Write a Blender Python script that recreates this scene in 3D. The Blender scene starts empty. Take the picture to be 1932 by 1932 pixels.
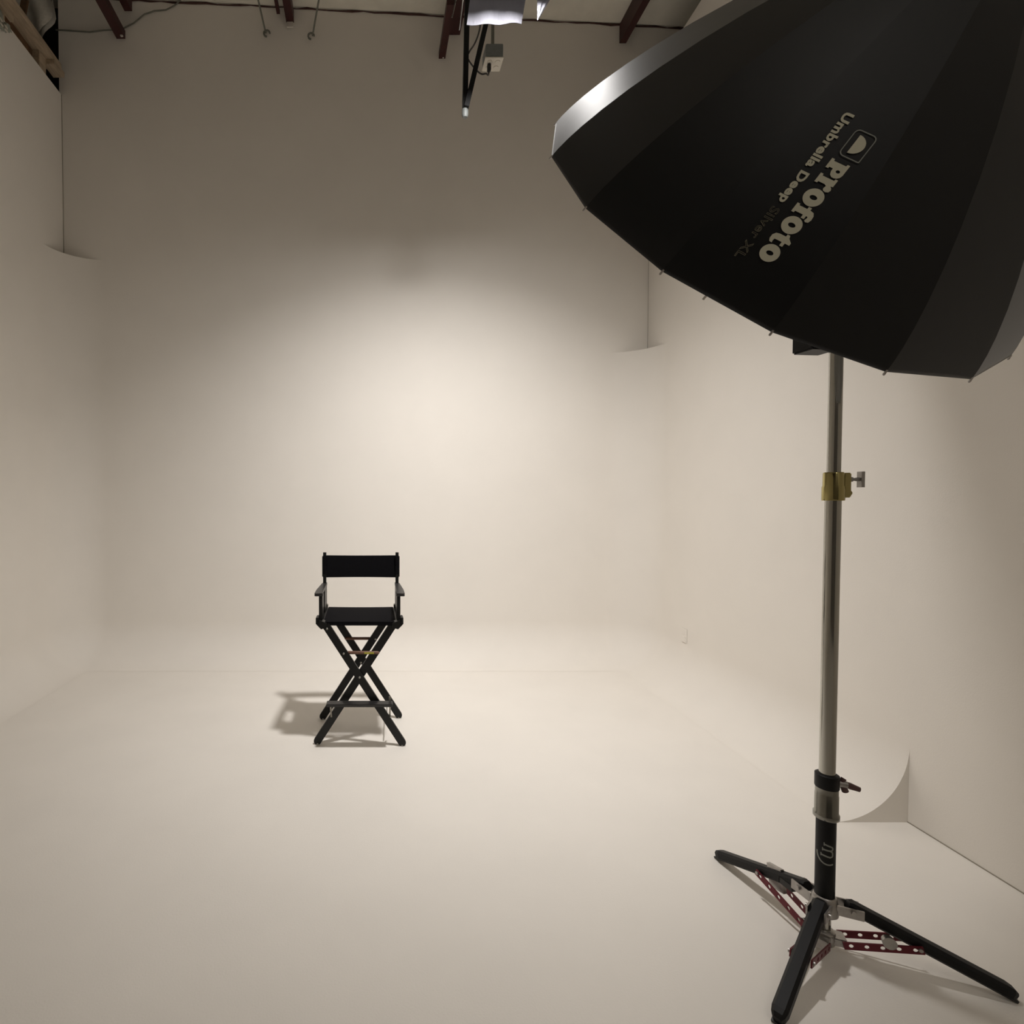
import bpy, bmesh, math, random
from mathutils import Vector, Matrix
random.seed(7)
PI = math.pi
S = bpy.context.scene
C = S.collection
V = Vector

# ------------------------------------------------------------------ camera
cam_d = bpy.data.cameras.new('camera'); cam = bpy.data.objects.new('camera', cam_d); C.objects.link(cam)
cam.location = (0, 0, 1.53)
cam.rotation_euler = (PI/2 - math.atan(26/1020), 0, 0)
cam_d.sensor_width = 36; cam_d.sensor_fit = 'HORIZONTAL'
cam_d.lens = 36*1020/1932
cam_d.shift_x = (966-700)/1932
cam_d.clip_start = .02
S.camera = cam

# ------------------------------------------------------------------ world, lamp, exposure
w = bpy.data.worlds.new('world'); S.world = w; w.use_nodes = True
w.node_tree.nodes['Background'].inputs[0].default_value = (.02, .02, .022, 1)
w.node_tree.nodes['Background'].inputs[1].default_value = 1
LAMP = V((.70, 2.505, 4.07))
ld = bpy.data.lights.new('overhead_lamp_light', 'AREA'); ld.shape = 'DISK'; ld.size = .25
ld.energy = 30; ld.color = (1.0, .97, .945)
lo = bpy.data.objects.new('overhead_lamp_light', ld); C.objects.link(lo)
AIM = V((-.05, .465, -.885)).normalized()          # the hanging lamp leans toward the back wall
LROT = AIM.to_track_quat('-Z', 'Y')
ld.spread = math.radians(108)
lo.rotation_mode = 'QUATERNION'; lo.rotation_quaternion = LROT
lo.location = LAMP
# the bare bulb's broader share of the same lamp
ld2 = ld.copy(); ld2.spread = math.radians(176); ld2.energy = 26
lo2 = lo.copy(); lo2.data = ld2; lo2.name = 'overhead_lamp_bulb'; C.objects.link(lo2)
# weak fill light added behind the camera to lift the shadowed areas; made-up source
ld3 = bpy.data.lights.new('rear_fill_light', 'AREA'); ld3.shape = 'RECTANGLE'; ld3.size = 1.2; ld3.size_y = 2.4
ld3.energy = 24; ld3.color = (1, .95, .88)
lo3 = bpy.data.objects.new('rear_fill_light', ld3); C.objects.link(lo3); lo3.location = (1.2, -1.9, 5.25)
S.view_settings.view_transform = 'Standard'; S.view_settings.look = 'None'
S.view_settings.gamma = 1; S.view_settings.use_curve_mapping = False
S.view_settings.exposure = 0.17

# ------------------------------------------------------------------ materials
def mat(name, col, rough=.5, metal=0, noise=0, nscale=20, bump=0, bscale=60, spec=.5, sheen=0, stretch=None, emit=0):
    m = bpy.data.materials.new(name); m.use_nodes = True
    nt = m.node_tree; b = nt.nodes['Principled BSDF']
    b.inputs['Base Color'].default_value = (*col, 1); b.inputs['Roughness'].default_value = rough
    b.inputs['Metallic'].default_value = metal; b.inputs['Specular IOR Level'].default_value = spec
    if sheen:
        b.inputs['Sheen Weight'].default_value = sheen; b.inputs['Sheen Roughness'].default_value = .35
    if emit:
        b.inputs['Emission Color'].default_value = (1, .96, .93, 1); b.inputs['Emission Strength'].default_value = emit
    tc = nt.nodes.new('ShaderNodeTexCoord'); src = tc.outputs['Object']
    if stretch:
        mp = nt.nodes.new('ShaderNodeMapping'); mp.inputs['Scale'].default_value = stretch
        nt.links.new(src, mp.inputs[0]); src = mp.outputs[0]
    if noise:
        n = nt.nodes.new('ShaderNodeTexNoise'); n.inputs['Scale'].default_value = nscale; n.inputs['Detail'].default_value = 6
        r = nt.nodes.new('ShaderNodeValToRGB')
        r.color_ramp.elements[0].position = .3; r.color_ramp.elements[1].position = .7
        r.color_ramp.elements[0].color = (*[c*(1-noise) for c in col], 1)
        r.color_ramp.elements[1].color = (*[min(1, c*(1+noise)) for c in col], 1)
        nt.links.new(src, n.inputs['Vector']); nt.links.new(n.outputs[0], r.inputs[0]); nt.links.new(r.outputs[0], b.inputs['Base Color'])
    if bump:
        n2 = nt.nodes.new('ShaderNodeTexNoise'); n2.inputs['Scale'].default_value = bscale; n2.inputs['Detail'].default_value = 4
        bp = nt.nodes.new('ShaderNodeBump'); bp.inputs['Strength'].default_value = bump; bp.inputs['Distance'].default_value = .01
        nt.links.new(src, n2.inputs['Vector']); nt.links.new(n2.outputs[0], bp.inputs['Height']); nt.links.new(bp.outputs[0], b.inputs['Normal'])
    return m
PAINT = (.875, .832, .770)
M = dict(
    wall=mat('wall_paint', PAINT, .75, noise=.012, nscale=3, bump=.05, bscale=180, spec=.3),
    floor=mat('floor_paint', PAINT, .62, noise=.018, nscale=2.2, bump=.06, bscale=140, spec=.3),
    ceil=mat('ceiling_insulation', (.82, .78, .68), .8, noise=.06, nscale=6, bump=.3, bscale=12),
    rear=mat('studio_wall', (.24, .225, .21), .8),
    gap=mat('joint_caulk', (.34, .31, .25), .9),
    seam=mat('ceiling_seam', (.07, .03, .025), .9),
    dark=mat('dark_void', (.018, .012, .012), .9),
    red=mat('oxide_red_steel', (.045, .009, .008), .5, noise=.15, nscale=15),
    lumber=mat('pine_lumber', (.48, .38, .27), .7, noise=.2, nscale=8, stretch=(6, 1, 6)),
    brown=mat('brown_board', (.16, .085, .04), .8, noise=.25, nscale=18),
    insul=mat('insulation_sheet', (.80, .77, .70), .6, noise=.06, nscale=20, bump=.4, bscale=14),
    plastic=mat('clear_plastic', (.30, .31, .26), .3),
    bracket=mat('pale_bracket', (.7, .66, .6), .5),
    black=mat('black_wood', (.005, .005, .0045), .40, noise=.1, nscale=40, stretch=(1, 1, 8), spec=.35),
    greyblk=mat('grey_black_wood', (.020, .0185, .018), .42, noise=.25, nscale=30, spec=.5),  # lighter grey-black for the armrests and footrest
    canvas=mat('black_canvas', (.0045, .0042, .0052), .9, noise=.2, nscale=160, bump=.1, bscale=400, spec=.1),
    dowel=mat('reddish_wood', (.16, .075, .045), .5, noise=.3, nscale=30, stretch=(1, 8, 8)),
    sticker=mat('yellow_label', (.42, .38, .04), .5),
    rivet=mat('steel_rivet', (.45, .44, .4), .35, 1),
    wire=mat('grey_metal', (.32, .3, .26), .4, .8),
    chrome=mat('chrome', (.40, .39, .355), .10, 1),
    castal=mat('cast_aluminium', (.40, .38, .36), .38, .85, noise=.15, nscale=30),
    collar=mat('dull_chrome', (.25, .245, .22), .18, 1),
    brass=mat('brass', (.42, .36, .16), .08, 1),
    legblk=mat('black_steel', (.005, .005, .0055), .5, 0, spec=.25, noise=.2, nscale=30),
    anod=mat('red_anodised', (.13, .008, .018), .4, .35),
    knobred=mat('brown_grip', (.11, .055, .05), .5),
    print=mat('pale_print', (.62, .60, .47), .8),
    printdim=mat('dim_print', (.26, .24, .17), .8),
    ring=mat('grey_outline', (.26, .27, .24), .7),
    umb=mat('umbrella_black', (.0012, .0012, .0015), .47, bump=.03, bscale=9, spec=.32, sheen=.45),
    silver=mat('umbrella_silver', (.55, .55, .56), .35, .8),
    white=mat('white_cloth', (.26, .26, .30), .8, noise=.04, nscale=12, bump=.5, bscale=16, stretch=(3, 3, 1)),
    diff=mat('lamp_diffuser', (.9, .9, .9), .6, emit=6),
    greybox=mat('grey_box', (.20, .215, .21), .5, noise=.1, nscale=30),
    plate=mat('outlet_plate', (.62, .58, .5), .4),
    conduit=mat('conduit', (.20, .20, .17), .45, .3),
    cord=mat('black_rubber', (.012, .011, .01), .5),
)

# ------------------------------------------------------------------ helpers
def link(name, bm, m, parent=None, smooth=False, bevel=0, mats=None):
    me = bpy.data.meshes.new(name)
    if bevel:
        bmesh.ops.bevel(bm, geom=[e for e in bm.edges if len(e.link_faces) == 2 and e.calc_face_angle(0) > .6], offset=bevel, segments=2, affect='EDGES', clamp_overlap=True)
    bmesh.ops.recalc_face_normals(bm, faces=bm.faces)
    if smooth:
        for f in bm.faces: f.smooth = True
        for e in bm.edges:
            if len(e.link_faces) == 2 and e.calc_face_angle(0) > .7: e.smooth = False
    bm.to_mesh(me); bm.free()
    for mm in (mats or [m]): me.materials.append(mm)
    o = bpy.data.objects.new(name, me); C.objects.link(o)
    if parent: o.parent = parent
    return o
def empty(name, loc, label, cat, group=None, rz=0):
    o = bpy.data.objects.new(name, None); C.objects.link(o); o.location = loc; o.rotation_euler = (0, 0, rz)
    o.empty_display_size = .1
    return tag(o, label, cat, group)
def tag(o, label, cat, group=None):
    o['label'] = label; o['category'] = cat
    if group: o['group'] = group
    return o
def struct(o, label=None):
    o['kind'] = 'structure'
    if label: o['label'] = label
    return o
def box(bm, lo_, hi_, mtx=None):
    r = bmesh.ops.create_cube(bm, size=1)
    for v in r['verts']:
        v.co = V((lo_[i] + (v.co[i]+.5)*(hi_[i]-lo_[i]) for i in range(3)))
        if mtx: v.co = mtx @ v.co
    return r['verts']
def frame(a, b, up=(0, 0, 1)):
    z = (V(b)-V(a)).normalized(); u = V(up)
    if abs(z.dot(u)) > .99: u = V((1, 0, 0))
    x = u.cross(z).normalized(); y = z.cross(x)
    return x, y, z
def beam(bm, a, b, w_, h_, up=(0, 0, 1)):
    a = V(a); b = V(b); x, y, z = frame(a, b, up); vs = []
    for p in (a, b):
        for sx, sy in ((-1, -1), (1, -1), (1, 1), (-1, 1)): vs.append(bm.verts.new(p + x*sx*w_/2 + y*sy*h_/2))
    for f in ((0, 1, 2, 3), (7, 6, 5, 4), (0, 4, 5, 1), (1, 5, 6, 2), (2, 6, 7, 3), (3, 7, 4, 0)): bm.faces.new([vs[i] for i in f])
def tube(bm, pts, r, n=12, cap=True):
    pts = [V(p) for p in pts]; rings = []; up = None
    rr = r if isinstance(r, (list, tuple)) else [r]*len(pts)
    x0 = None
    for i, p in enumerate(pts):
        d = (pts[min(i+1, len(pts)-1)] - pts[max(i-1, 0)])
        if d.length < 1e-7: d = zl
        d = d.normalized(); zl = d
        if x0 is None: x0 = frame(p, p+d)[0]
        x = (x0 - d*x0.dot(d)).normalized(); y = d.cross(x); x0 = x
        rings.append([bm.verts.new(p + (x*math.cos(2*PI*k/n)+y*math.sin(2*PI*k/n))*rr[i]) for k in range(n)])
    for a, b in zip(rings, rings[1:]):
        for k in range(n): bm.faces.new((a[k], a[(k+1) % n], b[(k+1) % n], b[k]))
    if cap: bm.faces.new(rings[0][::-1]); bm.faces.new(rings[-1])
def lathe(bm, cx, cy, prof, n=28):
    rings = [[bm.verts.new((cx+r*math.cos(2*PI*k/n), cy+r*math.sin(2*PI*k/n), z)) for k in range(n)] for r, z in prof]
    for a, b in zip(rings, rings[1:]):
        for k in range(n): bm.faces.new((a[k], a[(k+1) % n], b[(k+1) % n], b[k]))
    bm.faces.new(rings[0][::-1]); bm.faces.new(rings[-1])
def quad(name, pts, m, parent=None):
    bm = bmesh.new(); bm.faces.new([bm.verts.new(p) for p in pts]); return link(name, bm, m, parent)
def NB(): return bmesh.new()
def boxo(name, lo_, hi_, m, parent=None, bevel=0, mtx=None):
    bm = NB(); box(bm, lo_, hi_, mtx); return link(name, bm, m, parent, bevel=bevel)
def beamo(name, a, b, w_, h_, m, parent=None, bevel=0, up=(0, 0, 1)):
    bm = NB(); beam(bm, a, b, w_, h_, up); return link(name, bm, m, parent, bevel=bevel)
def tubeo(name, pts, r, m, parent=None, n=12):
    bm = NB(); tube(bm, pts, r, n); return link(name, bm, m, parent, smooth=True)

# ------------------------------------------------------------------ the setting
XL, YB, XR0 = -2.865, 5.10, 2.56
Y0 = -3.2
def xr(y): return 2.535 + .0213*(y-2.517)
def warp(x, y): return x + (max(0, x)/XR0)*(xr(y)-XR0)
ZL, ZR = 5.262, 5.41
struct(boxo('floor', (-3.5, Y0-.1, -.15), (3.6, YB+.3, 0), M['floor']))
struct(boxo('wall_back', (XL-.02, YB, 0), (3.5, YB+.12, 6.35), M['wall']))
struct(boxo('wall_left', (XL-.10, Y0, 0), (XL, YB, ZL), M['wall']))
bm = NB()
a = [bm.verts.new(p) for p in ((xr(Y0), Y0, 0), (xr(YB), YB, 0), (xr(YB)+.1, YB, 0), (xr(Y0)+.1, Y0, 0))]
b = [bm.verts.new(v.co+V((0, 0, ZR))) for v in a]
bm.faces.new(a); bm.faces.new(b)
for i in range(4): bm.faces.new((a[i], a[(i+1) % 4], b[(i+1) % 4], b[i]))
struct(link('wall_right', bm, M['wall']))
struct(boxo('wall_front', (-3.5, Y0-.12, 0), (3.5, Y0, 6.4), M['rear']))
struct(boxo('wall_outer_left', (-3.5, Y0, 0), (-3.4, YB+.3, 6.5), M['dark']))
struct(boxo('wall_outer_right', (3.4, Y0, 0), (3.5, YB, 6.4), M['wall']))
struct(boxo('wall_behind_gap', (-3.5, YB+.14, 0), (XL+.02, YB+.26, 6.5), M['dark']))
# ceiling, sloping gently down to the right
def zc(x): return 6.018 - .0505*x
bm = NB(); rows = []
for i in range(2):
    for j, x in enumerate((-3.5, 3.6)):
        y = (Y0-.1, YB+.3)[i]; rows.append(bm.verts.new((x, y, zc(x))))
top = [bm.verts.new(v.co+V((0, 0, .1))) for v in rows]
bm.faces.new([rows[i] for i in (0, 1, 3, 2)]); bm.faces.new([top[i] for i in (0, 1, 3, 2)])
for i, j in ((0, 1), (1, 3), (3, 2), (2, 0)): bm.faces.new((rows[i], rows[j], top[j], top[i]))
struct(link('ceiling', bm, M['ceil']))
# thin dark seam where the ceiling sheet meets the back wall, uneven
bm = NB(); n = 60; pts = []
for i in range(n+1):
    x = XL + (3.35-XL)*i/n
    pts.append((x, YB-.004, zc(x)-.012+random.uniform(-.006, .006)))
tube(bm, pts, [random.uniform(.003, .010) for _ in pts], 5)
struct(link('trim_1', bm, M['seam']))
# fine gap between the flat floor and the right wall in front of the cove
bm = NB(); beam(bm, (xr(Y0)-.001, Y0, .002), (xr(2.517)-.001, 2.517, .002), .004, .004)
struct(link('trim_2', bm, M['gap']))

bm = NB(); beam(bm, (XL+.001, YB-.001, 3.75), (XL+.001, YB-.001, ZL), .007, .007)
struct(link('trim_8', bm, M['gap']))
bm = NB(); beam(bm, (xr(YB)-.001, YB-.001, 2.89), (xr(YB)-.001, YB-.001, ZR), .002, .002)
struct(link('trim_9', bm, M['gap']))

# the cyclorama cove: floor cove along three walls, ball corners, upright corner fillets
R = .36; YS = 2.517; NP = 40
def path(o):
    """plan path at distance o from the walls, left front -> back -> right front; rounded corners of radius R"""
    P = []
    for i in range(12): P.append((XL+o, YS + (YB-R-YS)*i/12))
    rc = R-o
    for i in range(NP+1):
        t = PI - (PI/2)*i/NP
        P.append((XL+R+rc*math.cos(t), YB-R+rc*math.sin(t)))
    for i in range(1, 24): P.append((XL+R+(XR0-XL-2*R)*i/24, YB-o))
    for i in range(NP+1):
        t = PI/2 - (PI/2)*i/NP
        P.append((XR0-R+rc*math.cos(t), YB-R+rc*math.sin(t)))
    for i in range(1, 13): P.append((XR0-o, YB-R - (YB-R-YS)*i/12))
    return P
bm = NB(); rows = []
for a_ in range(NP+1):
    th = PI/2*a_/NP
    o = R*(1-math.sin(th)); z = R*(1-math.cos(th))
    rows.append([bm.verts.new((warp(x, y), y, z + (.0006 if a_ == 0 else 0))) for x, y in path(o)])
for a_, b_ in zip(rows, rows[1:]):
    for k in range(len(a_)-1):
        bm.faces.new((a_[k], a_[k+1], b_[k+1], b_[k]))
top = rows[-1]
def fillet(i0, ztop):
    prev = top[i0:i0+NP+1]
    for s in range(1, 13):
        z = R+(ztop-R)*s/12
        cur = [bm.verts.new((v.co.x, v.co.y, z)) for v in prev]
        for k in range(NP): bm.faces.new((prev[k], prev[k+1], cur[k+1], cur[k]))
        prev = cur
    return prev
capL = fillet(12, 3.745); capR = fillet(12+NP+1+23, 2.885)
for v in bm.verts: pass
bmesh.ops.remove_doubles(bm, verts=bm.verts, dist=1e-6)
for f in bm.faces: f.smooth = True
me = bpy.data.meshes.new('trim_3'); bm.normal_update()
bm.to_mesh(me); bm.free(); me.materials.append(M['wall'])
cove = bpy.data.objects.new('trim_3', me); C.objects.link(cove)
struct(cove, 'painted cyclorama cove curving from floor to walls')
# ledges on top of the corner fillets
def ledge(corner, arc, name):
    bm = NB(); c = bm.verts.new(corner); vs = [bm.verts.new(p) for p in arc]; c2 = bm.verts.new(V(corner)+V((0, 0, .008))); ws = [bm.verts.new(V(p)+V((0, 0, .008))) for p in arc]
    for i in range(len(vs)-1):
        bm.faces.new((c, vs[i], vs[i+1])); bm.faces.new((c2, ws[i], ws[i+1])); bm.faces.new((vs[i], vs[i+1], ws[i+1], ws[i]))
    return struct(link(name, bm, M['wall']))
ledge((XL, YB, 3.745), [(XL+R+R*math.cos(PI-PI/2*i/20), YB-R+R*math.sin(PI-PI/2*i/20), 3.745) for i in range(21)], 'trim_4')
ledge((xr(YB), YB, 2.885), [(warp(XR0-R+R*math.cos(PI/2*i/20), 5), YB-R+R*math.sin(PI/2*i/20), 2.885) for i in range(21)], 'trim_5')
# end faces of the side coves
def endface(side, name):
    bm = NB()
    def P(o, z): 
        x = (XL+o) if side < 0 else (xr(YS)-o)
        return (x, YS-.002, z)
    arc = [P(R*(1-math.sin(PI/2*i/24)), R*(1-math.cos(PI/2*i/24))) for i in range(25)]
    c = P(0, 0)
    vs = [bm.verts.new(p) for p in arc]; cv = bm.verts.new(c)
    for i in range(24): bm.faces.new((cv, vs[i], vs[i+1]))
    r = bmesh.ops.extrude_face_region(bm, geom=list(bm.faces))
    for v in r['geom']:
        if isinstance(v, bmesh.types.BMVert): v.co.y += .012
    return struct(link(name, bm, M['wall']))
endface(-1, 'trim_6'); endface(1, 'trim_7')

# painted-over outlet low on the right wall
t = empty('wall_outlet', (xr(4.41), 4.41, .405), 'small painted-over outlet low on the right wall beyond the light stand', 'outlet')
boxo('cover_plate', (-.007, -.036, -.058), (0, .036, .058), M['wall'], t, bevel=.002)
for z in (-.024, .024): boxo('receptacle', (-.009, -.016, z-.014), (-.006, .016, z+.014), M['wall'], t)

# ------------------------------------------------------------------ roof steel
def steel(name, x0, x1, z0, z1, label, y1=YB-.005, bracket=None, y0=-2.6):
    t = empty(name, ((x0+x1)/2, y1, z0), label, 'beam')
    o = boxo('steel_bar', (-(x1-x0)/2, y0-y1, 0), ((x1-x0)/2, 0, z1-z0), M['red'], t)
    if bracket:
        boxo('end_bracket', bracket[0], bracket[1], M['bracket'], t, bevel=.003)
steel('roof_beam', -2.345, -2.265, 5.765, 5.835, 'lower dark red roof bar at far left, pale bolt at its end', bracket=((.012, -.05, -.012), (.036, -.03, 0)))
steel('roof_beam', -2.25, -2.18, 5.975, 6.06, 'short dark red roof bar just right of the far left one', y1=5.05)
steel('roof_beam', -.78, -.71, 5.91, 6.01, 'dark red roof bar between the two brace wires, white bracket at its end', bracket=((-.03, -.02, -.055), (.03, -.006, -.004)))
boxo('side_plate', (-.12, -1.5, .06), (-.09, -.02, .09), M['red'], bpy.data.objects['roof_beam.002'])
steel('roof_beam', .625, .685, 5.585, 5.65, 'thin brownish red bar reaching lowest, left of the black hanging arms', bracket=((0, -.02, -.002), (.02, -.003, .035)), y0=4.55)
steel('roof_beam', .715, .82, 5.80, 5.975, 'dark red roof beam directly behind the hanging lamp flaps')
steel('roof_beam', 2.29, 2.352, 5.725, 5.895, 'deep dark red roof beam at right above the umbrella')

def wire(name, pts, r, label, eye=None):
    t = empty(name, pts[-1], label, 'wire')
    o = V(pts[-1])
    tubeo('cable', [V(p)-o for p in pts], r, M['conduit'], t, 6)
    if eye:
        bm = NB(); tube(bm, [V((.028*math.cos(a)+eye*.012, -.01, .028*math.sin(a)-.012)) for a in [i*PI*1.5/10 for i in range(11)]], .008, 6)
        link('end_hook', bm, M['conduit'], t, smooth=True)
wire('brace_wire', [(-1.02, 4.2, 6.03), (-.969, YB-.015, 5.809)], .008, 'thin diagonal brace wire ending in a hook left of the middle roof bar', 1)
wire('brace_wire', [(-.27, 4.2, 6.0), (-.538, YB-.015, 5.785)], .008, 'thin diagonal brace wire ending in a hook right of the middle roof bar', -1)
def bpt(x, y): # a point on the back wall plane from plan measurements of the photo
    return V(((x-700)/200.5, YB-.012, 5.88+(50-y)/200.0))
pts = [(118, 58), (150, 60), (180, 62), (205, 59), (240, 57), (262, 46), (282, 30), (300, 24), (322, 22), (338, 14), (352, 2), (370, -8)]
P3 = [bpt(*p) for p in pts]; o0 = P3[0].copy()
t = empty('loose_cable', o0, 'thin slack cable running along the top of the back wall from the left corner', 'cable')
tubeo('cable', [p-o0 for p in P3], .006, M['conduit'], t, 6)

# ------------------------------------------------------------------ lumber framing over the left wall
t = empty('wall_framing', (XL, 4.0, ZL), 'pine lumber framing on top of the left wall at the upper left corner', 'framing')
def L(p): return V(p)-V((XL, 4.0, ZL))
def lb(name, lo_, hi_, m, bevel=.003): return boxo(name, L(lo_), L(hi_), m, t, bevel)
lb('top_plate', (XL-.09, 2.2, 5.43), (XL+.05, 5.02, 5.475), M['lumber'])
lb('sill_plate', (XL-.095, 2.2, ZL), (XL-.03, 4.90, ZL+.012), M['lumber'])
lb('backing_board', (XL-.09, 2.2, ZL+.012), (XL-.078, 4.88, 5.43), M['brown'])
for y in (4.80, 4.26, 3.5, 2.7): lb('stud', (XL-.085, y, ZL+.012), (XL-.02, y+.1, 5.43), M['lumber'])
lb('face_board', (XL-.02, 2.2, 5.33), (XL+.012, 4.42, 5.43), M['lumber'])
lb('end_block', (XL-.05, 4.90, 5.385), (XL+.055, 5.06, 5.43), M['lumber'])
# insulation hanging beyond the framing
bm = NB(); nx, ny = 16, 12
for s in (0, 1):
    g = [[bm.verts.new((-3.33+.40*i/nx, 4.99+.03*math.sin(i*.9+j*.7)+.05*s, 5.50+.55*j/ny + .16*(i/nx-.62)**2*(1-j/ny)*2)) for i in range(nx+1)] for j in range(ny+1)]
    for j in range(ny+1):
        for i in range(nx+1):
            v = g[j][i].co
            cut = -2.885 - .17*max(0, 1-(v.z-5.55)/.36)
            v.x = -3.33 + (cut+3.33)*i/nx
    for j in range(ny):
        for i in range(nx): bm.faces.new((g[j][i], g[j][i+1], g[j+1][i+1], g[j+1][i]))
o = link('insulation_blanket', bm, M['insul'], smooth=True)
tag(o, 'pale grey insulation sheet bulging behind the lumber at upper left', 'insulation')
t = empty('wood_batten', (-3.0, 4.95, 5.5), 'short brown batten between the lumber framing and the grey insulation', 'batten')
beamo('batten_strip', (-.02, -.2, .05), (-.06, -.05, .45), .05, .03, M['brown'], t)
# crumpled clear plastic on the top edge of the left wall
t = empty('plastic_wrap', (XL+.02, 4.24, 5.215), 'crumpled grey clear plastic with pale tabs at the top edge of the left wall', 'plastic')
for y, z, r_ in ((-.06, -.055, .05), (.03, -.045, .045), (-.02, .01, .06), (.09, .0, .04), (-.12, .0, .05)):
    bm = NB(); bmesh.ops.create_icosphere(bm, subdivisions=2, radius=r_)
    for v in bm.verts: v.co = V((v.co.x*.4, v.co.y, v.co.z*.7)) + V((0, y, z)) + V([random.uniform(-.006, .006) for _ in range(3)])
    link('crumpled_fold', bm, M['plastic'], t)
for y, z in ((-.03, -.04), (.03, -.045), (-.02, -.068), (.03, -.07)):
    boxo('white_tab', (.022, y-.018, z-.007), (.030, y+.018, z+.007), M['plate'], t, .002)

# ------------------------------------------------------------------ hanging arms, box, cord
t = empty('hanging_arms', (.579, 3.40, 3.89), 'pair of black square tubes hanging from ceiling, meeting in a V', 'bracket')
beamo('arm', (.0, .0, .03), (.038, 0, 2.09), .026, .030, M['legblk'], t, .003)
beamo('arm', (.004, -.03, .03), (.48, -.03, 2.06), .034, .030, M['legblk'], t, .003)
bm = NB(); prof = [(.001, -.022), (.014, -.018), (.020, -.004), (.020, .03), (.014, .034)]
lathe(bm, 0, -.012, prof, 16); link('end_cap', bm, M['greybox'], t, smooth=True)

t = empty('outlet_box', (.828, 3.70, 4.488), 'grey metal outlet box with a pale cover plate on a conduit', 'outlet box')
boxo('box_body', (-.058, 0, 0), (.058, .115, .088), M['greybox'], t, .004)
boxo('cover_plate', (-.062, -.004, -.008), (.062, .119, 0), M['plate'], t, .003)
for x in (-.026, .028):
    for y in (.034, .082):
        bm = NB(); lathe(bm, x, y, [(.001, -.012), (.017, -.011), (.018, -.007)], 14); link('socket', bm, M['plate'], t, smooth=True)
tubeo('conduit', [(.0, .06, .08), (.0, .06, 1.46)], .011, M['conduit'], t, 10)
bm = NB(); lathe(bm, 0, .06, [(.02, .088), (.02, .105), (.013, .12)], 12); link('connector', bm, M['conduit'], t, smooth=True)
# ------------------------------------------------------------------ overhead lamp
t = empty('overhead_lamp', LAMP, 'hanging studio lamp at top with white cloth flaps, partly out of frame', 'lamp')
N8 = 12
bm = NB(); prof = [(.05, .16), (.09, .13), (.15, .05), (.190, -.118), (.187, -.118), (.147, .045), (.086, .12), (.05, .15)]
rings = [[bm.verts.new((r*math.cos(2*PI*k/N8), r*math.sin(2*PI*k/N8), z)) for k in range(N8)] for r, z in prof]
for a, b in zip(rings, rings[1:]+rings[:1]):
    for k in range(N8): bm.faces.new((a[k], a[(k+1) % N8], b[(k+1) % N8], b[k]))
LM = LROT.to_matrix().to_4x4()
bmesh.ops.transform(bm, matrix=LM, verts=bm.verts); link('reflector_hood', bm, M['umb'], t)
bm = NB(); lathe(bm, 0, 0, [(.130, .010), (.130, .016)], 32); bmesh.ops.transform(bm, matrix=LM, verts=bm.verts); link('diffuser', bm, M['diff'], t)
bm = NB(); lathe(bm, 0, 0, [(.045, .15), (.06, .16), (.06, .36), (.05, .38)], 20); bmesh.ops.transform(bm, matrix=LM, verts=bm.verts); link('lamp_head', bm, M['legblk'], t, smooth=True)
hp = -AIM*.34
tubeo('hanger_rod', [hp, (hp.x, hp.y, zc(.7)-LAMP.z-.002)], .012, M['castal'], t)
def flap(pts, thick=.003, nx=10, nz=8):
    """a hanging cloth piece: bottom-left, bottom-right, top-right, top-left; softly rumpled"""
    bm = NB(); bl, br, tr, tl = [V(p)-LAMP for p in pts]; gs = []
    for s in (0, 1):
        g = []
        for j in range(nz+1):
            row = []
            for i in range(nx+1):
                a = i/nx; b = j/nz
                p = (bl*(1-a)+br*a)*(1-b)+(tl*(1-a)+tr*a)*b
                p.y += .006*math.sin(a*13+b*3)*(1-b*.5) + s*thick; p.z += .0012*math.sin(a*9+1)*(1-b)
                row.append(bm.verts.new(p))
            g.append(row)
        for j in range(nz):
            for i in range(nx): bm.faces.new((g[j][i], g[j][i+1], g[j+1][i+1], g[j+1][i]))
        gs.append(g)
    return link('cloth_flap', bm, M['white'], t, smooth=True)
flap([(.502, 2.90, 4.012), (.790, 2.90, 4.020), (.82, 2.78, 4.29), (.53, 2.78, 4.29)])
flap([(.843, 2.80, 3.950), (.846, 2.80, 3.952), (1.06, 2.72, 4.29), (.83, 2.76, 4.29)], nx=6)
for a, b in (((.425, 2.90, 4.05), (.470, 2.80, 4.28)), ((.463, 2.90, 3.985), (.488, 2.82, 4.28))):
    tubeo('clip_rod', [V(a)-LAMP, V((V(a)+V(b))/2)-LAMP+V((.004, 0, 0)), V(b)-LAMP], [.003, .006, .007], M['chrome'], t, 8)
boxo('clip_bar', V((.45, 2.765, 4.285))-LAMP, V((1.07, 2.795, 4.305))-LAMP, M['legblk'], t)
beamo('clip_arm', V((.72, 2.78, 4.295))-LAMP, V((0, .06, .14)), .02, .014, M['legblk'], t)

B = V((.828, 3.70, 4.488))
def at(px, py, y):
    u = -(py-966)/1020; x = (px-700)/1020; c, s = math.cos(math.atan(26/1020)), math.sin(math.atan(26/1020))
    d = V((x, c+u*s, -s+u*c)); d *= y/d.y; return d+V((0, 0, 1.53))
cp = [V((-.026, .05, -.05))+B, V((-.03, .05, -.09))+B] + [at(*p) for p in ((918, 138, 3.66), (909, 141, 3.6), (900, 134, 3.56), (888, 120, 3.52), (881, 108, 3.50), (886, 96, 3.48), (894, 86, 3.4), (901, 70, 3.3), (906, 52, 3.2), (908, 25, 3.0), (900, -20, 2.8))]
cp += [LAMP-AIM*.37]
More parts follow.
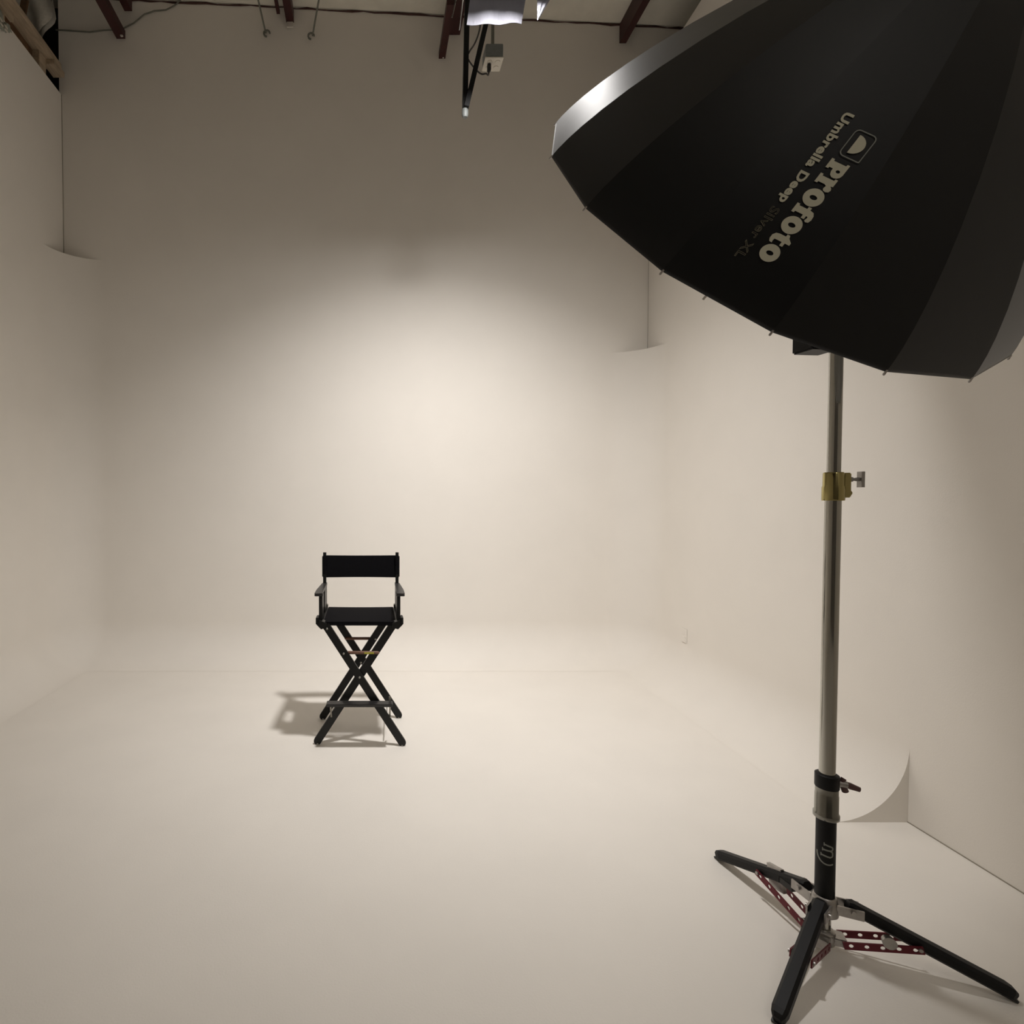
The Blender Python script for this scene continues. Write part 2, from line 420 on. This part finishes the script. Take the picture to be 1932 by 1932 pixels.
# smooth the cord
for _ in range(2):
    q = [cp[0]]
    for a, b in zip(cp, cp[1:]): q += [a*.75+b*.25, a*.25+b*.75]
    cp = q + [cp[-1]]
pc = tubeo('power_cord', [p-LAMP for p in cp], .0048, M['cord'], t, 8)
pp_ = B+V((-.026, .05, -.012))-LAMP
boxo('plug', pp_+V((-.012, -.014, -.045)), pp_+V((.012, .014, 0)), M['cord'], pc, .004)

t = empty('fill_light_fixture', (1.2, -1.9, 5.30), 'made-up fixture for the added fill light behind the camera, out of frame', 'light')  # fixture added only to go with the rear fill light
boxo('housing', (-.62, -1.22, 0), (.62, 1.22, .06), M['bracket'], t, .004)
boxo('hanger', (-.01, -1.0, .06), (.01, -.98, zc(1.2)-5.30-.002), M['wire'], t)
boxo('hanger', (-.01, .98, .06), (.01, 1.0, zc(1.2)-5.30-.002), M['wire'], t)

# ------------------------------------------------------------------ director's chair
ch = empty('director_chair', (-.070, 3.512, 0), 'tall black folding director\'s chair with canvas seat standing on the white floor', 'chair')
bw = M['black']
YF, YR = -.195, .205           # front and rear X planes
ZX = .428                      # crossing height
def leg(sx, y, ztop):          # from the foot on side sx up to the far side
    bm = NB(); xf = .262*sx; k = .262/(ZX-.022)
    a = V((xf, y, .022)); b = V((xf - sx*k*(ztop-.022), y, ztop))
    d = (b-a).normalized(); nrm = V((d.z, 0, -d.x)); w_ = .0235; th = .009
    out = []
    for i in range(9):
        an = PI/2 + PI*i/8
        out.append(a + d*math.cos(an)*w_ + nrm*math.sin(an)*w_)
    out += [b - nrm*w_, b + nrm*w_]
    f = [bm.verts.new(p+V((0, -th, 0))) for p in out]; g = [bm.verts.new(p+V((0, th, 0))) for p in out]
    bm.faces.new(f); bm.faces.new(g[::-1])
    for i in range(len(f)): bm.faces.new((f[i], g[i], g[(i+1) % len(f)], f[(i+1) % len(f)]))
    return link('leg', bm, bw, ch, bevel=.002)
leg(1, YF-.011, .752); leg(-1, YF+.011, .752); leg(1, YR+.011, .752); leg(-1, YR-.011, .752)
for sx in (-1, 1):
    for y in (YF, YR):
        bm = NB(); lathe(bm, .262*sx, y+(-.011 if (sx*(1 if y == YF else -1)) > 0 else .011), [(.010, 0), (.012, .003), (.008, .012)], 12); link('foot_glide', bm, M['rivet'], ch, smooth=True)
def rivet(x, y, z):
    bm = NB(); tube(bm, [(x, y, z), (x, y-.004, z)], [.0075, .005], 10); link('rivet', bm, M['rivet'], ch, smooth=True)
for x, z in ((0, ZX), (-.098, .575)): rivet(x, YF-.021, z)
rivet(0, YR-.021, ZX-.03); rivet(.10, YR-.021, .56); rivet(-.200, YF-.021, .728)
# stretchers between the crossed legs
def stretcher(y, x0, x1, z):
    bm = NB(); tube(bm, [(x0, y, z), (x0+.012, y, z), (x1-.012, y, z), (x1, y, z)], [.006, .010, .010, .006], 10)
    return link('stretcher', bm, M['dowel'], ch, smooth=True)
stretcher(YF+.002, -.082, .122, .576); stretcher(YR+.0, -.112, .112, .560)
beamo('label_strip', (.028, YF-.009, .576), (.088, YF-.009, .576), .002, .011, M['sticker'], ch)
# seat rails, brackets, canvas
for sx in (-1, 1):
    boxo('seat_rail', (sx*.232-.017, YF-.025, .742), (sx*.232+.017, YR+.04, .768), bw, ch, .004)
    bm = NB()                        # angled lower block that hooks to the legs
    pr = [(.262, .790), (.262, .755), (.236, .728), (.20, .738), (.20, .765)]
    f = [bm.verts.new((sx*x, YF-.030, z)) for x, z in pr]; g = [bm.verts.new((sx*x, YF+.03, z)) for x, z in pr]
    bm.faces.new(f); bm.faces.new(g[::-1])
    for i in range(5): bm.faces.new((f[i], g[i], g[(i+1) % 5], f[(i+1) % 5]))
    link('rail_bracket', bm, bw, ch, bevel=.003)
    boxo('side_block', (sx*.260-.008, YF-.033, .757), (sx*.260+.008, YF+.05, .800), bw, ch, .003)
bm = NB(); nx, ny = 14, 10
for s in (0, 1):
    g = [[bm.verts.new((-.222+.444*i/nx, YF-.012+(YR+.02-YF)*j/ny, .770-.006*math.sin(PI*i/nx)*(.4+.6*math.sin(PI*j/ny)) - s*.006 + .008*j/ny)) for i in range(nx+1)] for j in range(ny+1)]
    for j in range(ny):
        for i in range(nx): bm.faces.new((g[j][i], g[j][i+1], g[j+1][i+1], g[j+1][i]))
    if s == 0: g0 = g
for j in range(ny):
    for c_ in (0, nx): bm.faces.new((g0[j][c_], g0[j+1][c_], g[j+1][c_], g[j][c_]))
for i in range(nx):
    for r_ in (0, ny): bm.faces.new((g0[r_][i], g0[r_][i+1], g[r_][i+1], g[r_][i]))
link('seat', bm, M['canvas'], ch, smooth=True)
boxo('seat_hem', (-.220, YF-.017, .748), (.220, YF-.009, .772), M['canvas'], ch, .002)
# arm posts, arms, back posts
for sx in (-1, 1):
    boxo('arm_post', (sx*.240-.0105, YF-.010, .77), (sx*.240+.0105, YF+.105, .930), bw, ch, .003)
    boxo('rear_arm_post', (sx*.246-.010, YR-.145, .77), (sx*.246+.010, YR+.028, .945), bw, ch, .003)
    beamo('back_post', (sx*.249, YR-.002, .93), (sx*.2505, YR+.022, 1.155), .021, .028, bw, ch, .004, up=(0, 1, 0))
    bm = NB()
    ol = [(.226, YF-.014), (.268, YF-.020), (.277, YF-.012), (.278, YF+.12), (.266, YR-.02), (.258, YR+.02), (.234, YR+.02), (.232, YF+.10)]
    f = [bm.verts.new((sx*x, y, .929)) for x, y in ol]; g = [bm.verts.new((sx*x, y, .947)) for x, y in ol]
    bm.faces.new(f); bm.faces.new(g[::-1])
    for i in range(8): bm.faces.new((f[i], g[i], g[(i+1) % 8], f[(i+1) % 8]))
    link('armrest', bm, M['greyblk'], ch, bevel=.003)
    boxo('post_hinge', (sx*.232-.006, YR-.02, .772), (sx*.232+.006, YR+.02, .80), M['wire'], ch, .003)
bm = NB()
for s in (0, 1):
    g = [[bm.verts.new((-.262+.524*i/16, YR+.002-s*.006+.014*j/6 + .018*math.sin(PI*i/16), .984+.152*j/6-(.004*math.sin(PI*i/16) if j == 6 else 0))) for i in range(17)] for j in range(7)]
    for j in range(6):
        for i in range(16): bm.faces.new((g[j][i], g[j][i+1], g[j+1][i+1], g[j+1][i]))
    if s == 0: g0 = g
for j in range(6):
    for c_ in (0, 16): bm.faces.new((g0[j][c_], g0[j+1][c_], g[j+1][c_], g[j][c_]))
for i in range(16):
    for r_ in (0, 6): bm.faces.new((g0[r_][i], g0[r_][i+1], g[r_][i+1], g[r_][i]))
link('backrest', bm, M['canvas'], ch, smooth=True)
for sx in (-1, 1): boxo('backrest_sleeve', (sx*.2505-.016, YR-.008, .984), (sx*.2505+.016, YR+.036, 1.134), M['canvas'], ch, .006)
# footrest and its flat brackets
boxo('footrest', (-.201, YF-.085, .268), (.203, YF-.023, .286), M['greyblk'], ch, .003)
for x in (-.176, .186):
    beamo('footrest_bracket', (x, YF-.06, .266), (x, YF+.03, .135), .010, .004, M['wire'], ch, up=(0, 1, 0))
beamo('footrest_bracket', (.186, YF-.03, .288), (.186, YF-.03, .315), .014, .005, M['wire'], ch, up=(0, 1, 0))
beamo('side_rod', (.170, YF+.02, .14), (.180, YR, .10), .006, .006, M['wire'], ch)

# ------------------------------------------------------------------ light stand
PX, PY = 1.538, 1.800
st = empty('light_stand', (PX, PY, 0), 'tall chrome and black combo light stand on three splayed black legs', 'light stand')
def lat(name, prof, m, n=32):
    bm = NB(); lathe(bm, 0, 0, prof, n); return link(name, bm, m, st, smooth=True)
lat('base_tube', [(.0275, .172), (.0275, .46)], M['legblk'])
cl = lat('lower_collar', [(.0335, .452), (.036, .455), (.036, .468), (.0325, .474), (.0325, .532), (.0315, .535), (.0315, .560)], M['collar'])
tip = lat('collar_sleeve', [(.0325, .556), (.0335, .560), (.0335, .600), (.029, .603)], M['legblk'])
lat('middle_tube', [(.0225, .50), (.0225, 1.53)], M['chrome'])
lat('upper_tube', [(.0190, 1.40), (.0190, 2.655)], M['chrome'])
lat('brass_collar', [(.030, 1.522), (.031, 1.526), (.031, 1.566), (.029, 1.572), (.0285, 1.612), (.026, 1.616)], M['brass'])
fx = V((.76, -.65, 0)) # screen-right direction around the pole
boxo('collar_block', (.024, -.012, 1.532), (.046, .012, 1.614), M['brass'], st, .003, Matrix.Rotation(-.2, 4, 'Z'))
k = empty('x', (0, 0, 0), '', ''); bpy.data.objects.remove(k)
bm = NB(); tube(bm, [(.044, -.005, 1.592), (.056, -.007, 1.592), (.058, -.007, 1.592), (.066, -.008, 1.592), (.080, -.009, 1.592)], [.008, .008, .004, .006, .006], 12); link('knob_stem', bm, M['castal'], st, smooth=True)
bm = NB(); beam(bm, (.082, -.010, 1.566), (.082, -.010, 1.618), .018, .011, up=(1, 0, 0)); link('tightening_handle', bm, M['castal'], st, bevel=.003)
bm = NB(); bmesh.ops.create_uvsphere(bm, u_segments=12, v_segments=8, radius=.010, matrix=Matrix.Translation((.046, -.006, 1.547))); link('collar_bolt', bm, M['brass'], st, smooth=True)
# lower knob
bm = NB(); tube(bm, [(.030, -.01, .575), (.052, -.016, .572)], [.010, .012], 12); link('knob_stem', bm, M['castal'], st, smooth=True)
bm = NB(); tube(bm, [(.048, -.015, .574), (.060, -.02, .570), (.084, -.03, .563)], [.009, .011, .008], 12); link('knob_wing', bm, M['knobred'], st, smooth=True)
bm = NB(); tube(bm, [(.040, -.012, .574), (.052, -.012, .548)], [.009, .010], 10); link('knob_wing', bm, M['knobred'], st, smooth=True)
bm = NB(); tube(bm, [(.036, -.012, .576), (.046, -.012, .592)], [.007, .008], 10); link('knob_wing', bm, M['knobred'], st, smooth=True)
# upper hub and lower hub castings
lat('upper_hub', [(.029, .120), (.038, .128), (.040, .150), (.036, .168), (.033, .184), (.0285, .188)], M['castal'])
lat('centre_column', [(.017, .012), (.019, .015), (.019, .13)], M['chrome'])
lat('lower_hub', [(.026, .022), (.030, .026), (.034, .05), (.030, .068), (.022, .074)], M['castal'])
feet = [(-.0646, .4593), (.4232, -.1900), (-.3585, -.2695)]
def perforated(a, b, W, T, nh, up):
    """flat bar from a to b with nh round holes"""
    a = V(a); b = V(b); x, y, z = frame(a, b, up)   # z along the bar, x = thickness, y = width
    Ln = (b-a).length; bm = NB(); cell = Ln/nh; K = 16
    def pt(u, v, s): return a + z*u + y*v + x*(s*T/2)
    for c_ in range(nh):
        cu = cell*(c_+.5); ring = []
        for s in (-1, 1):
            o_, i_ = [], []
            for k_ in range(K):
                an = 2*PI*k_/K; cx_, sy_ = math.cos(an), math.sin(an); m_ = max(abs(cx_), abs(sy_))
                o_.append(bm.verts.new(pt(cu+cx_/m_*cell/2, sy_/m_*W/2, s)))
                i_.append(bm.verts.new(pt(cu+cx_*W*.27, sy_*W*.27, s)))
            ring.append((o_, i_))
            for k_ in range(K): bm.faces.new((o_[k_], o_[(k_+1) % K], i_[(k_+1) % K], i_[k_]))
        (o0_, i0_), (o1_, i1_) = ring
        for k_ in range(K):
            q = (k_+1) % K
            bm.faces.new((i0_[k_], i0_[q], i1_[q], i1_[k_])); bm.faces.new((o0_[k_], o0_[q], o1_[q], o1_[k_]))
    bmesh.ops.remove_doubles(bm, verts=bm.verts, dist=1e-6)
    return bm
for i, (fxx, fyy) in enumerate(feet):
    d = V((fxx, fyy, 0)); Lr = d.length; d.normalize(); sd = V((-d.y, d.x, 0))
    def P(r, s, z): return d*r + sd*s + V((0, 0, z))
    r0, z0 = .060, .172; zf = .020
    if i == 2: r0, z0 = .035, .176
    lg = NB(); a = P(r0, 0, z0); b = P(Lr, 0, zf)
    x, y, z = frame(a, b); rings = []
    sec = [(-1, -.55), (-.6, -1), (.6, -1), (1, -.55), (1, .55), (.6, 1), (-.6, 1), (-1, .55)]
    for p, sc_ in ((a, .75), (a+z*.01, 1), (b-z*.025, 1), (b-z*.008, .85), (b+z*.004, .5)):
        rings.append([lg.verts.new(p + x*u*.0205*sc_ + y*v*.0185*sc_) for u, v in sec])
    for p, q in zip(rings, rings[1:]):
        for k_ in range(8): lg.faces.new((p[k_], p[(k_+1) % 8], q[(k_+1) % 8], q[k_]))
    lg.faces.new(rings[0][::-1]); lg.faces.new(rings[-1])
    leg_o = link('leg', lg, M['legblk'], st)
    bm = NB(); beam(bm, b-z*.035, b+z*.003, .030, .008); 
    for v in bm.verts: v.co.z = max(.0, v.co.z-.014)
    link('rubber_foot', bm, M['cord'], leg_o)
    for s in (-1, 1):
        # side plates joining the leg to the upper hub
        bm = NB(); beam(bm, P(.026, s*.024, .158), P(.098, s*.024, z0-.014), .005, .032); link('hinge_plate', bm, M['castal'], st, bevel=.002)
        tubeo('hinge_bolt', [P(.07, s*.024, .163), P(.07, s*.034, .163)], .008, M['castal'], st, 10)
        # perforated red braces
        zz = z0 + (zf-z0)*(.245-r0)/(Lr-r0)
        link('perforated_brace', perforated(P(.045, s*.027, .046), P(.245, s*.027, zz-.004), .024, .004, 5, (0, 0, 1)), M['anod'], st)
        tubeo('brace_bolt', [P(.236, s*.024, zz-.004), P(.236, s*.034, zz-.004)], .006, M['castal'], st, 8)
    boxo('brace_lug', (.018, -.024, .034), (.058, .024, .060), M['castal'], st, .003, Matrix.Rotation(math.atan2(d.y, d.x), 4, 'Z'))
    if i == 0:
        bm = NB(); beam(bm, P(.19, 0, .155), P(.175, 0, .075), .014, .060, up=tuple(d)); link('leg_clamp', bm, M['castal'], st, bevel=.003)
        boxo('leg_slot', (.10, -.0225, .125), (.15, .0225, .143), M['cord'], st, .002, Matrix.Rotation(math.atan2(d.y, d.x), 4, 'Z'))
    if i == 1:
        tubeo('leg_knob', [P(.155, -.028, .105), P(.155, -.048, .105)], [.016, .019], M['castal'], st, 16)
# printed mark on the black tube: letter m turned on its side, with an arc of a ring round it
cd = math.atan2(-PY, -PX)
def onT(u, v, r=.0279):           # u = arc position in metres to the right as seen by the camera, v = height
    a_ = cd + u/.0275; return V((r*math.cos(a_), r*math.sin(a_), v))
bm = NB()
def strokeT(pts, w_):
    for (u0, v0), (u1, v1) in zip(pts, pts[1:]):
        n_ = 3
        for j in range(n_):
            ua, va = u0+(u1-u0)*j/n_, v0+(v1-v0)*j/n_; ub, vb = u0+(u1-u0)*(j+1)/n_, v0+(v1-v0)*(j+1)/n_
            l = math.hypot(ub-ua, vb-va); nx_, ny_ = -(vb-va)/l*w_/2, (ub-ua)/l*w_/2
            bm.faces.new([bm.verts.new(onT(*p)) for p in ((ua-nx_, va-ny_), (ub-nx_, vb-ny_), (ub+nx_, vb+ny_), (ua+nx_, va+ny_))])
cu, cv = .0035, .352
for dv, ul, sl in ((.020, -.007, -.004), (.002, -.011, -.001), (-.017, -.015, -.004)):
    strokeT([(cu+ul, cv+dv), (cu+.010, cv+dv+sl)], .0055)
    strokeT([(cu+ul, cv+dv+.006), (cu+ul, cv+dv-.005)], .0030)
strokeT([(cu+.009, cv+.016), (cu+.0165, cv+.013), (cu+.0165, cv+.004), (cu+.009, cv+.001)], .0045)
strokeT([(cu+.009, cv+.001), (cu+.0165, cv-.004), (cu+.0165, cv-.017), (cu+.009, cv-.021)], .0045)
strokeT([(-.025, .342), (-.024, .333), (-.020, .322), (-.013, .313), (-.004, .307), (.005, .305), (.014, .306), (.022, .309)], .0050)
link('tube_logo', bm, M['ring'], st)
# swivel bracket on top (holds the umbrella shaft), power pack clipped below it
UC = V((1.46352, 2.00885, 2.56563)); UN = V((.20283, -.79197, .57589)).normalized()   # rim centre, direction to the apex
lat('swivel_base', [(.024, 2.62), (.026, 2.625), (.026, 2.665), (.02, 2.67)], M['legblk'])
beamo('swivel_arm', (0, 0, 2.655), (UC+UN*.264)-V((PX, PY, 0))-V((0, 0, .022)), .03, .03, M['legblk'], st, .004, up=(0, 1, 0))
t = empty('power_pack', (1.540, 1.884, 2.035), 'black power pack clipped behind the pole just under the umbrella', 'power pack')
boxo('case', (-.052, -.040, 0), (.052, .045, .20), M['legblk'], t, .006, Matrix.Rotation(.1, 4, 'Z'))
boxo('clip', (-.018, -.062, .08), (.018, -.038, .12), M['castal'], t, .003)
# lamp head on the umbrella shaft
ux = UN.cross(V((0, 0, 1))).normalized(); uy = ux.cross(UN).normalized()
hm = Matrix.Translation(UC - UN*.04 - uy*(-.075)*(-1)) @ Matrix((ux, uy, UN)).transposed().to_4x4()
t = empty('flash_head', UC-UN*.04, 'black flash head inside the umbrella on top of the stand, hidden from view', 'flash head')
Ml = Matrix.Translation(-uy*.078) @ Matrix((ux, uy, UN)).transposed().to_4x4()
boxo('body', (-.055, -.055, -.16), (.055, .055, .10), M['legblk'], t, .012, Ml)
bm = NB(); lathe(bm, 0, 0, [(.058, .10), (.066, .12), (.066, .16), (.055, .165)], 24)
bmesh.ops.transform(bm, matrix=Ml, verts=bm.verts); link('reflector', bm, M['castal'], t, smooth=True)
boxo('shaft_holder', (-.018, .05, -.04), (.018, .10, .03), M['castal'], t, .003, Ml)

# ------------------------------------------------------------------ deep umbrella
UR, UD, UQ, PSI = .86, .8086, 1.25547, -2.54501
ua = (-UN).cross(V((0, 0, 1))).normalized(); ub = (-UN).cross(ua)
def rib(k_, t_, off=0.0):
    an = PSI - k_*2*PI/16; c_, s_ = math.cos(t_*PI/2), math.sin(t_*PI/2)
    r = (UR)*max(c_, 0)**(2/UQ); h = (UD)*max(s_, 0)**(2/UQ)
    p = UC + (ua*math.cos(an)+ub*math.sin(an))*r + UN*h
    if off:
        ctr = UC + UN*.15; p += (p-ctr).normalized()*off
    return p
um = empty('photo_umbrella', UC, 'huge deep black photo umbrella at upper right with pale printed lettering', 'umbrella')
TS = [0, .04, .08, .13, .18, .24, .30, .36, .43, .50, .58, .66, .74, .82, .90, .96]
for k_ in range(16):
    bm = NB(); nw = 4; gs = []
    for off in (.0, -.003):
        g = []
        for t_ in TS:
            a, b = rib(k_, t_, off), rib(k_+1, t_, off)
            g.append([bm.verts.new(a.lerp(b, j/nw)-UC) for j in range(nw+1)])
        gs.append(g)
        for r_ in range(len(TS)-1):
            for j in range(nw):
                f = bm.faces.new((g[r_][j], g[r_][j+1], g[r_+1][j+1], g[r_+1][j])); f.material_index = 0 if off == 0 else 1
    for j in range(nw): bm.faces.new((gs[0][0][j], gs[0][0][j+1], gs[1][0][j+1], gs[1][0][j]))
    for f in bm.faces: f.smooth = True
    link('fabric_panel', bm, None, um, mats=[M['umb'], M['silver']])
    tubeo('rib', [rib(k_, t_, -.010)-UC for t_ in TS], .0028, M['castal'], um, 6)
    p = rib(k_, 0)-UC; d = (rib(k_, 0)-rib(k_, .1)).normalized()
    tubeo('rib_tip', [p-d*.006, p+d*.007, p+d*.010], [.0028, .0036, .002], M['castal'], um, 8)
ap = NB(); bmesh.ops.create_uvsphere(ap, u_segments=16, v_segments=8, radius=.03, matrix=Matrix.Translation(UN*(UD-.005))); link('crown_cap', ap, M['legblk'], um, smooth=True)
tubeo('shaft', [UN*(UD+.03), UN*(-.352)], .0050, M['wire'], um, 10)
boxo('shaft_clamp', UN*.264+V((-.012, -.012, -.014)), UN*.264+V((.012, .012, .012)), M['legblk'], um, .003)
tubeo('rib_runner', [UN*(.50), UN*(.46)], .018, M['legblk'], um, 14)
for k_ in range(16): tubeo('spreader', [UN*.48, rib(k_, .30, -.012)-UC], .0022, M['castal'], um, 5)

# printing, laid on the flat pattern of one fabric panel: s runs rim -> apex, v runs across
GK = 3
NS = 80
mids = [(rib(GK, i/NS)+rib(GK+1, i/NS))/2 for i in range(NS+1)]
acc = [0]
for a, b in zip(mids, mids[1:]): acc.append(acc[-1]+(b-a).length)
wd = (rib(GK+1, 0)-rib(GK, 0)).normalized()
def onU(s_, v_):
    i = 0
    while i < NS-1 and acc[i+1] < s_: i += 1
    f_ = (s_-acc[i])/(acc[i+1]-acc[i]); m_ = mids[i].lerp(mids[i+1], f_)
    dr = (mids[i+1]-mids[i]).normalized(); nn = dr.cross(wd).normalized()
    if nn.dot(m_-UC-UN*.1) < 0: nn = -nn
    return m_ + wd*v_ + nn*.0022 - UC
def curve_mesh(splines=None, text=None, size=1, offset=0, outline=0):
    if text:
        cu_ = bpy.data.curves.new('tmp', 'FONT'); cu_.body = text; cu_.size = size; cu_.offset = offset
        cu_.resolution_u = 3; cu_.space_character = 1.04
        if outline: cu_.fill_mode = 'NONE'; cu_.bevel_depth = outline; cu_.bevel_resolution = 0
    else:
        cu_ = bpy.data.curves.new('tmp', 'CURVE'); cu_.dimensions = '2D'; cu_.fill_mode = 'BOTH'
        for pts_ in splines:
            sp = cu_.splines.new('POLY'); sp.points.add(len(pts_)-1)
            for i, (x_, y_) in enumerate(pts_): sp.points[i].co = (x_, y_, 0, 1)
            sp.use_cyclic_u = True
    ob = bpy.data.objects.new('tmp', cu_); C.objects.link(ob)
    dg = bpy.context.evaluated_depsgraph_get(); dg.update()
    me_ = bpy.data.meshes.new_from_object(ob.evaluated_get(dg))
    C.objects.unlink(ob); bpy.data.objects.remove(ob)
    return me_
def lay(me_, name, m, s0, v0, sx, sy):
    """x in the print runs toward the rim from s0, y runs across from v0"""
    for v in me_.vertices: v.co = onU(s0 - v.co.x*sx, v0 + v.co.y*sy)
    me_.materials.clear(); me_.materials.append(m)
    me_.name = name
    o = bpy.data.objects.new(name, me_); C.objects.link(o); o.parent = um
    return o
def ell(cx_, cy_, rx_, ry_, n_=28): return [(cx_+rx_*math.cos(2*PI*i/n_), cy_+ry_*math.sin(2*PI*i/n_)) for i in range(n_)]
G = {
 'P': (.80, [[(0, 0), (.50, 0), (.50, .15), (.42, .17), (.42, .36), (.58, .37), (.72, .44), (.80, .56), (.81, .70), (.77, .84), (.68, .95), (.54, 1), (0, 1), (0, .86), (.09, .84), (.09, .17), (0, .15)], ell(.47, .68, .075, .11, 14)]),
 'r': (.70, [[(0, 0), (.48, 0), (.48, .15), (.40, .17), (.40, .52), (.45, .64), (.52, .62), (.60, .60), (.69, .66), (.72, .80), (.67, .94), (.56, .99), (.46, .95), (.39, .84), (.37, .97), (0, .97), (0, .83), (.09, .81), (.09, .17), (0, .15)]]),
 'o': (.90, [ell(.45, .5, .45, .52), ell(.45, .5, .11, .20, 18)]),
 'f': (.62, [[(.04, 0), (.52, 0), (.52, .15), (.43, .17), (.43, .62), (.60, .62), (.60, .80), (.43, .80), (.44, .90), (.52, .90), (.64, .86), (.70, .95), (.66, 1.10), (.50, 1.16), (.30, 1.13), (.16, 1.02), (.12, .80), (0, .80), (0, .62), (.12, .62), (.12, .17), (.04, .15)]]),
 't': (.66, [[(.12, .30), (.16, .10), (.30, -.02), (.50, -.02), (.64, .06), (.66, .22), (.54, .20), (.44, .22), (.43, .34), (.43, .64), (.62, .64), (.62, .82), (.43, .82), (.43, 1.08), (.30, 1.08), (.14, .86), (0, .80), (0, .64), (.12, .64)]]),
}
x_ = 0; sp = []
for chx in 'Profoto':
    wdt, pl = G[chx]
    lay(curve_mesh([[(p[0]+x_, p[1]) for p in q] for q in pl]), 'printed_letter', M['print'], .3985, .0085, .0478, .0470)
    x_ += wdt + .015
# logo: rounded outline box with a half disc
def rrect(x0, y0, x1, y1, rad, n_=5):
    out = []
    for cx_, cy_, a0, r_ in ((x1-rad[0], y1-rad[0], 0, rad[0]), (x0+rad[1], y1-rad[1], PI/2, rad[1]), (x0+rad[2], y0+rad[2], PI, rad[2]), (x1-rad[3], y0+rad[3], 1.5*PI, rad[3])):
        for i in range(n_+1): out.append((cx_+r_*math.cos(a0+PI/2*i/n_), cy_+r_*math.sin(a0+PI/2*i/n_)))
    return out
lay(curve_mesh([rrect(0, 0, .068, .055, (.003, .012, .012, .012)), rrect(.0025, .0025, .0655, .0525, (.002, .010, .010, .010))]), 'logo_outline', M['ring'], .4790, .0125, 1, 1)
lay(curve_mesh([[(.012+.0, .016)] + [(.034-.023*math.cos(PI*i/20), .016+.027*math.sin(PI*i/20)) for i in range(21)] + [(.056, .016)]]), 'logo_half_disc', M['print'], .4790, .0125, 1, 1)
lay(curve_mesh(text='Umbrella Deep', size=.0315, offset=.0012), 'small_print', M['print'], .5020, -.0335, 1.17, 1)
lay(curve_mesh(text='Silver XL', size=.0315, outline=.0006), 'outlined_print', M['printdim'], .2500, -.0365, 1.14, 1)
